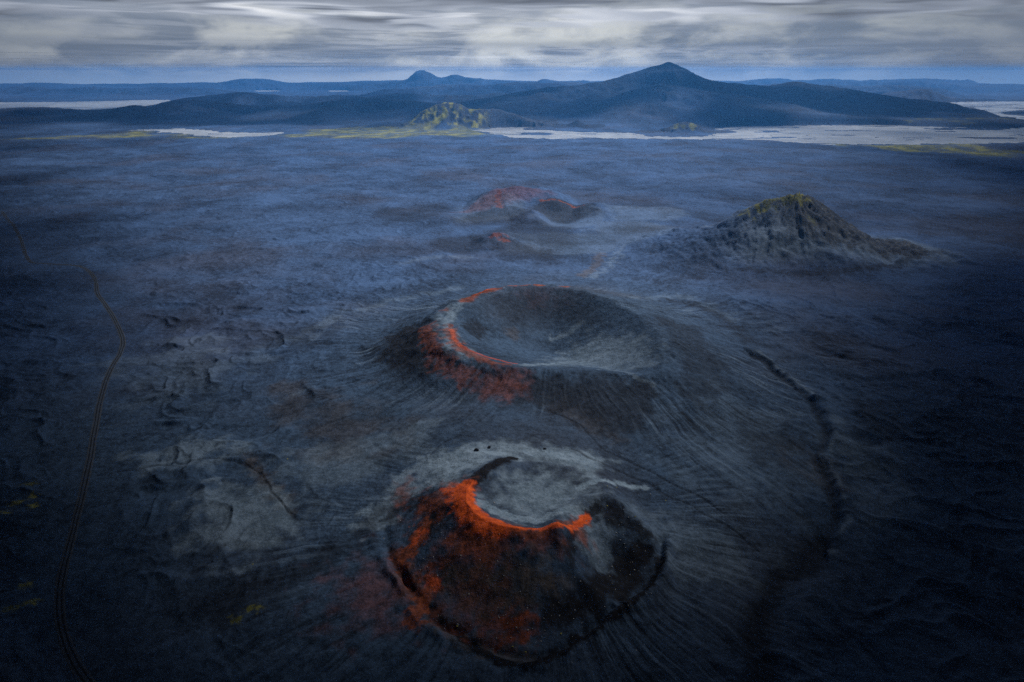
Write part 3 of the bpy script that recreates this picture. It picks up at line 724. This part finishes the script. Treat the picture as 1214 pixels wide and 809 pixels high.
def ground_z(x, y):            # height of the finished grid under a point
    a = math.atan2(x, y); r = math.hypot(x, y)
    j = int(np.clip(np.searchsorted(az, a) - 1, 0, NA - 2)); i_ = int(np.clip(np.searchsorted(rr, r) - 1, 0, NR - 2))
    u = (a - az[j]) / (az[j + 1] - az[j]); v = (r - rr[i_]) / (rr[i_ + 1] - rr[i_])
    z00, z01, z10, z11 = Z[i_ * NA + j], Z[i_ * NA + j + 1], Z[(i_ + 1) * NA + j], Z[(i_ + 1) * NA + j + 1]
    return (z00 * (1 - u) + z01 * u) * (1 - v) + (z10 * (1 - u) + z11 * u) * v

# ------------------------------------------------------------------ the track on the left
def track_material():
    m, nt = nmat('gravel_track'); g = G(nt)
    at = g.n('ShaderNodeAttribute', attribute_name='across'); pos = g.n('ShaderNodeNewGeometry').outputs['Position']
    n = g.noise(pos, 1 / 5., 4)
    a = g.math('ABSOLUTE', at.outputs['Fac'])
    rut = g.math('SUBTRACT', 1.0, g.rmp(g.math('ABSOLUTE', g.math('SUBTRACT', a, .42)), .08, .26))
    col = g.mix(g.math('MULTIPLY', rut, .9), g.mix(n, (.034, .044, .062), (.07, .086, .115)), g.mix(n, (.008, .009, .011), (.016, .018, .021)))
    col = g.mix(g.rmp(a, .7, .95), col, g.mix(n, (.045, .05, .058), (.085, .09, .10)))
    bs = g.n('ShaderNodeBsdfPrincipled'); g.link(col, bs.inputs['Base Color']); bs.inputs['Roughness'].default_value = .95; bs.inputs['Specular IOR Level'].default_value = .1
    o = g.n('ShaderNodeOutputMaterial'); g.link(bs.outputs[0], o.inputs[0]); return m
tp = smooth_pts([U(*p) for p in [(2, 250), (14, 266), (24, 283), (31, 302), (40, 310), (70, 314), (97, 318), (112, 330), (115, 346), (122, 358), (135, 378), (145, 400), (143, 418), (134, 436), (124, 460), (118, 480), (112, 512), (106, 545), (96, 590), (84, 632), (73, 675), (69, 712), (73, 745), (86, 778), (105, 806), (135, 850)]], 26)
tp = np.array(tp)
tz = np.array([ground_z(*p) for p in tp]); tz = np.convolve(np.r_[[tz[0]] * 5, tz, [tz[-1]] * 5], np.ones(11) / 11, 'valid')
tg = np.gradient(tp, axis=0); tg /= np.linalg.norm(tg, axis=1)[:, None]; nr = np.stack([-tg[:, 1], tg[:, 0]], 1)
cols = np.linspace(-1, 1, 9); HW = 3.9
vs, ac = [], []
for p, n_, z0 in zip(tp, nr, tz):
    hw = HW * (1 + .12 * float(gn(p[0] / 40, p[1] / 40, 5)))
    for c in cols:
        q = p + n_ * c * hw
        vs.append((q[0], q[1], max(ground_z(*q), z0 - .4) + .22 - (.1 if abs(abs(c) - .5) < .1 else 0) - (.12 if abs(c) == 1 else 0))); ac.append(c)
k = len(cols)
fs = [(a * k + b, a * k + b + 1, (a + 1) * k + b + 1, (a + 1) * k + b) for a in range(len(tp) - 1) for b in range(k - 1)]
me = bpy.data.meshes.new('track'); me.from_pydata(vs, [], fs)
at = me.attributes.new('across', 'FLOAT', 'POINT'); at.data.foreach_set('value', ac)
me.materials.append(track_material()); me.polygons.foreach_set('use_smooth', [True] * len(fs)); me.update()
if me.polygons[0].normal.z < 0: me.flip_normals()
o = bpy.data.objects.new('track', me); C.objects.link(o)
tag(o, 'narrow winding gravel track with two ruts along the left side of the plain', 'track', 'structure')

# ------------------------------------------------------------------ boulders and moss cushions
import bmesh
def lump(name, mat, seed, flat_, rough):
    bm = bmesh.new(); bmesh.ops.create_icosphere(bm, subdivisions=3, radius=1)
    rs = np.random.default_rng(seed); ax = rs.normal(size=(9, 3)); ax /= np.linalg.norm(ax, axis=1)[:, None]; cut = rs.uniform(.62, .95, 9)
    for v in bm.verts:
        p = np.array(v.co); 
        if rough:
            for a_, c_ in zip(ax, cut):
                d = p @ a_
                if d > c_: p = p - a_ * (d - c_) * .9
        p = p * (1 + .12 * float(gn(p[0] * 2 + seed, p[1] * 2 + p[2] * 1.7, seed)) + .05 * float(gn(p[0] * 6, p[1] * 6 + p[2] * 5, seed)))
        v.co = (p[0], p[1] * .85, p[2] * flat_ + flat_ * .45)
    me = bpy.data.meshes.new(name); bm.to_mesh(me); bm.free(); me.materials.append(mat)
    if not rough: me.polygons.foreach_set('use_smooth', [True] * len(me.polygons))
    return me
def simple_mat(name, c0, c1, scale):
    m, nt = nmat(name); g = G(nt); pos = g.n('ShaderNodeTexCoord').outputs['Object']
    n = g.noise(pos, scale, 5, .65)
    bs = g.n('ShaderNodeBsdfPrincipled'); g.link(g.mix(g.rmp(n, .35, .65), c0, c1), bs.inputs['Base Color']); bs.inputs['Roughness'].default_value = .9; bs.inputs['Specular IOR Level'].default_value = .2
    bp = g.n('ShaderNodeBump'); bp.inputs['Strength'].default_value = .5; bp.inputs['Distance'].default_value = .1; g.link(n, bp.inputs['Height']); g.link(bp.outputs[0], bs.inputs['Normal'])
    o = g.n('ShaderNodeOutputMaterial'); g.link(bs.outputs[0], o.inputs[0]); return m
mat_pale = simple_mat('pale_stone', (.22, .23, .24), (.48, .49, .50), 1.5)
mat_dark = simple_mat('black_lava_rock', (.008, .008, .01), (.022, .022, .025), 2)
mat_moss = simple_mat('yellow_moss', (.16, .16, .03), (.36, .33, .08), 2.5)
pale_me = [lump('pale_boulder', mat_pale, s_, .75, True) for s_ in (1, 2, 3, 4)]
dark_me = [lump('lava_rock', mat_dark, s_, .7, True) for s_ in (11, 12, 13)]
moss_me = [lump('moss_cushion', mat_moss, s_, .45, False) for s_ in (21, 22)]
def drop(name, me, px, size, label, cat, group=None):
    x, y = march(*px); o = bpy.data.objects.new(name, me); C.objects.link(o)
    o.location = (x, y, ground_z(x, y) - size * .12); o.rotation_euler = (random.uniform(-.12, .12), random.uniform(-.12, .12), random.uniform(0, 6.28))
    o.scale = (size * random.uniform(.85, 1.2),) * 3
    return tag(o, label, cat, None, group)
for px, s_, lab in [((565, 535), 2.5, 'black lava boulder on pale ash behind the front crater, leftmost of three'), ((580, 531), 1.7, 'smaller black lava boulder just right of the leftmost one on pale ash'), ((646, 533), 2.1, 'black lava boulder alone on pale ash behind the front crater bowl')]:
    drop('boulder', dark_me[len(lab) % 3], px, s_, lab, 'boulder')
LAB = 'tiny pale boulder among many speckled over and around the front crater'
sp_ = []
for _ in range(95):            # over the cone's flank
    a = random.uniform(0, 2 * pi); q = random.random() ** .5
    sp_.append((632 + 145 * q * cos(a), 690 + 95 * q * sin(a)))
for _ in range(22): sp_.append((random.gauss(760, 35), random.gauss(600, 22)))
for _ in range(22): sp_.append((random.gauss(735, 22), random.gauss(660, 22)))
for _ in range(14): sp_.append((random.gauss(620, 40), random.gauss(605, 10)))
for _ in range(16): sp_.append((random.gauss(490, 18), random.gauss(610, 28)))
for _ in range(26): sp_.append((random.uniform(500, 860), random.uniform(720, 800)))
for k_, px in enumerate(sp_):
    drop('boulder', pale_me[k_ % 4], px, .32 + .38 * random.random() ** 3, LAB, 'boulder', 'pale boulders speckled over the front crater')
for px, s_ in [((665, 752), 1.0), ((608, 767), .7), ((623, 774), .7), ((542, 743), .9), ((731, 578), .8), ((720, 576), .6), ((789, 594), .8), ((753, 613), .7), ((720, 600), .7), ((341, 546), .9), ((300, 671), .8)]:
    drop('moss_cushion', moss_me[int(px[0]) % 2], px, s_, 'small yellow-green moss cushion dotting the dark ash near the front crater', 'moss', 'moss cushions near the front crater')

# ------------------------------------------------------------------ sun, sky, cloud layer
SUN_EL, SUN_AZ = radians(48), radians(52)       # ahead and to the right
SUN_STRENGTH = 5.0
sd = (sin(SUN_AZ) * cos(SUN_EL), cos(SUN_AZ) * cos(SUN_EL), sin(SUN_EL))
l = bpy.data.lights.new('sun', 'SUN'); l.energy = SUN_STRENGTH; l.angle = radians(5); l.color = (1.0, .97, .93)
so = bpy.data.objects.new('sun', l); C.objects.link(so)
from mathutils import Vector
so.rotation_euler = Vector(sd).to_track_quat('Z', 'Y').to_euler()
w = bpy.data.worlds.new('World'); sc.world = w; w.use_nodes = True
nt = w.node_tree; bg = nt.nodes['Background']
sky = nt.nodes.new('ShaderNodeTexSky'); sky.sky_type = 'NISHITA'; sky.sun_disc = False; sky.sun_elevation = SUN_EL; sky.sun_rotation = SUN_AZ
nt.links.new(sky.outputs[0], bg.inputs[0]); bg.inputs[1].default_value = .08
def far_clouds():
    g = G(nt); tc = g.n('ShaderNodeTexCoord').outputs['Generated']
    sx = g.n('ShaderNodeSeparateXYZ'); g.link(tc, sx.inputs[0])
    azi = g.math('ARCTAN2', sx.outputs[0], sx.outputs[1]); ele = g.math('ARCSINE', sx.outputs[2])
    def vec(a, b, z):
        c = g.n('ShaderNodeCombineXYZ'); g.link(g.math('MULTIPLY', azi, a), c.inputs[0]); g.link(g.math('MULTIPLY', ele, b), c.inputs[1]); c.inputs[2].default_value = z; return c.outputs[0]
    big = g.noise(vec(8.0, 23.0, 7.7), 1.0, 8, .56, .3)
    thin = g.noise(vec(5.0, 90.0, 4.1), 1.0, 6, .6, .3)
    low = g.rmp(ele, .010, .030, 1, 0)
    v = g.math('ADD', g.math('MULTIPLY', g.rmp(big, .37, .62), .95), g.math('MULTIPLY', g.math('MULTIPLY', g.rmp(thin, .35, .65), low), .35))
    band = g.rmp(g.math('ABSOLUTE', g.math('ADD', g.math('SUBTRACT', ele, .030), g.math('MULTIPLY', g.math('SUBTRACT', big, .5), -.03))), .0, .011, .45, 0)
    v = g.math('SUBTRACT', v, band)
    side = g.rmp(g.math('ABSOLUTE', g.math('ADD', azi, .03)), .05, .75, 1, .22)
    v = g.math('MULTIPLY', g.math('MULTIPLY', v, g.rmp(ele, .045, .09, 1, .55)), side, True)
    col = g.mix(v, (.115, .155, .225), (.64, .66, .645))
    col = g.mix(g.rmp(ele, -.012, .008, .85, 0), col, g.mix(side, (.16, .24, .34), (.66, .70, .72)))
    b2 = g.n('ShaderNodeBackground'); g.link(col, b2.inputs[0]); b2.inputs[1].default_value = .86
    mx = g.n('ShaderNodeMixShader'); g.link(g.rmp(ele, .16, .34, .96, 0), mx.inputs[0]); g.link(bg.outputs[0], mx.inputs[1]); g.link(b2.outputs[0], mx.inputs[2])
    g.link(mx.outputs[0], nt.nodes['World Output'].inputs['Surface'])
far_clouds()

CZ = 1080.0
caz = np.radians(np.r_[np.linspace(-180, -62, 60, endpoint=False), np.linspace(-62, 62, 560, endpoint=False), np.linspace(62, 180, 60, endpoint=False)])
cr = [1.0, 60.0]
while cr[-1] < 300000: cr.append(cr[-1] + max(45, cr[-1] * .0085))
cr = np.array(cr); nA, nR = len(caz), len(cr)
ca, c_r = np.meshgrid(caz, cr); cx = (c_r * np.sin(ca)).ravel(); cy = (c_r * np.cos(ca)).ravel()
reln = fbm(cx / 4000, cy / 4000, 2, 901, .4)
rel = reln * 60
czv = CZ + np.maximum(rel, -260)
off = CZ / tan(SUN_EL)
gx = cx - sin(SUN_AZ) * off; gy = cy - cos(SUN_AZ) * off       # the ground this bit of cloud stands in front of, seen from the sun
wob = fbm(gx / 900, gy / 900, 4, 921)
u_ = np.abs(gx + .09 * gy) / (.66 * np.maximum(gy, 150) - 92) + wob * .25
light_gap = (.40 + .60 * ss(450, 1500, gy)) * ss(1.5, .3, u_) * ss(320, 545, gy) * ss(6500, 5300, gy + wob * 900)  # overhead cover added, its opening shaped to light the middle and darken edges
dist_c = np.hypot(cx, cy); la = np.log(np.maximum(dist_c, 50.)); aa = np.arctan2(cx, cy)
wv = fbm(aa * 5, la * 5, 3, 935) * .5
billow = fbm(aa * 6 + wv, la * 2.2 + wv, 3, 931, .42)
fade = ss(13200, 10200, dist_c * (1 + .08 * billow + .02 * fbm(aa * 16, la * 9, 4, 937)))
soft_b = fbm(aa * 4, la * 3, 2, 931, .4)
far_al = np.clip(.30 + .3 * soft_b, .12, .45)
dap = 1 - .5 * ss(-.05, .3, fbm(gx / 1500, gy / 1900, 3, 977)) * ss(6000, 7400, gy)
alpha = np.clip((1 - .94 * light_gap) * dap * (fade + (1 - fade) * far_al), 0.0, 1)
far_t = ss(4500, 8500, dist_c)
cen = np.exp(-((cx + .06 * cy) / (.52 * np.maximum(np.abs(cy), 800))) ** 2)
lum = (.74 + .60 * billow * fade + (1 - fade) * .25 * soft_b) * (1 - .50 * ss(9300, 7300, dist_c * (1 + .12 * fbm(aa * 4, la * 2, 3, 939))))
lum = lum * (.27 + .70 * cen)
T = np.clip(lum * (.05 + .95 * far_t) * .52, .010, .9)
T = np.maximum(T, .35 * light_gap)
ci = np.arange(nR - 1)[:, None] * nA; cj = np.arange(nA)[None, :]
cq = np.stack([ci + cj, ci + nA + cj, ci + nA + (cj + 1) % nA, ci + (cj + 1) % nA], -1).reshape(-1, 4)
me = bpy.data.meshes.new('clouds'); me.vertices.add(len(cx)); me.vertices.foreach_set('co', np.stack([cx, cy, czv], -1).astype(F4).ravel())
me.loops.add(cq.size); me.polygons.add(len(cq)); me.loops.foreach_set('vertex_index', cq.ravel().astype(np.int32)); me.polygons.foreach_set('loop_start', np.arange(0, cq.size, 4, dtype=np.int32))
me.update(calc_edges=True); me.polygons.foreach_set('use_smooth', np.ones(len(cq), bool))
for nm, arr in (('cover', alpha), ('thin', T)):
    at = me.attributes.new(nm, 'FLOAT', 'POINT'); at.data.foreach_set('value', arr.astype(F4))
m, nt = nmat('cloud'); g = G(nt)
al = g.n('ShaderNodeAttribute', attribute_name='cover').outputs['Fac']; th = g.n('ShaderNodeAttribute', attribute_name='thin').outputs['Fac']
pos = g.n('ShaderNodeNewGeometry').outputs['Position']
fine = 1.0
tv = g.math('MULTIPLY', th, fine)
colr = g.mix(g.rmp(tv, .05, .7), (.80, .92, 1.12), (1.0, 1.0, .97))
vm = g.n('ShaderNodeVectorMath', operation='SCALE'); g.link(colr, vm.inputs[0]); g.link(tv, vm.inputs['Scale'])
tr = g.n('ShaderNodeBsdfTranslucent'); g.link(vm.outputs[0], tr.inputs[0])
tp_ = g.n('ShaderNodeBsdfTransparent'); mx = g.n('ShaderNodeMixShader'); g.link(al, mx.inputs[0]); g.link(tp_.outputs[0], mx.inputs[1]); g.link(tr.outputs[0], mx.inputs[2])
o = g.n('ShaderNodeOutputMaterial'); g.link(mx.outputs[0], o.inputs[0])
me.materials.append(m); me.update()
o = bpy.data.objects.new('clouds', me); C.objects.link(o)
tag(o, 'low grey overcast cloud layer with paler streaks above the horizon, unseen overhead part added to shade the edges', 'clouds', 'stuff')

# ------------------------------------------------------------------ haze
top = max(float(Z.max()), H) + 12; bot = float(Z.min()) - 2; S = 21600.0
bm = bmesh.new(); bmesh.ops.create_cube(bm, size=1)
for v in bm.verts: v.co = (v.co.x * 2 * S, v.co.y * 2 * S, bot if v.co.z < 0 else top)
me = bpy.data.meshes.new('haze'); bm.to_mesh(me); bm.free()
m, nt = nmat('haze'); g = G(nt); pv = g.n('ShaderNodeVolumePrincipled')
pv.inputs['Color'].default_value = (.10, .43, 1.0, 1); pv.inputs['Density'].default_value = 4.2e-5; pv.inputs['Anisotropy'].default_value = .2
o = g.n('ShaderNodeOutputMaterial'); g.link(pv.outputs[0], o.inputs['Volume']); me.materials.append(m)
o = bpy.data.objects.new('haze', me); C.objects.link(o); tag(o, 'thin blue haze lying over the whole landscape', 'haze', 'stuff')
print('haze', top, bot, 'verts', N)

# ------------------------------------------------------------------ camera and render settings
cam = bpy.data.cameras.new('camera'); cam.sensor_width = 36; cam.lens = 36 * FPX / 1214; cam.clip_start = 1; cam.clip_end = 300000
co = bpy.data.objects.new('camera', cam); C.objects.link(co); co.location = (0, 0, H); co.rotation_euler = (pi / 2 - PITCH, 0, 0); sc.camera = co
vs_ = sc.view_settings; vs_.view_transform = 'Standard'; vs_.look = 'None'; vs_.gamma = 1; vs_.exposure = 0.36; vs_.use_curve_mapping = False
cy_ = sc.cycles; cy_.use_denoising = False; cy_.max_bounces = 6; cy_.diffuse_bounces = 3; cy_.volume_bounces = 1; cy_.transparent_max_bounces = 12; cy_.use_adaptive_sampling = True; cy_.adaptive_threshold = .02
try: cy_.denoiser = 'OPENIMAGEDENOISE'
except Exception: pass
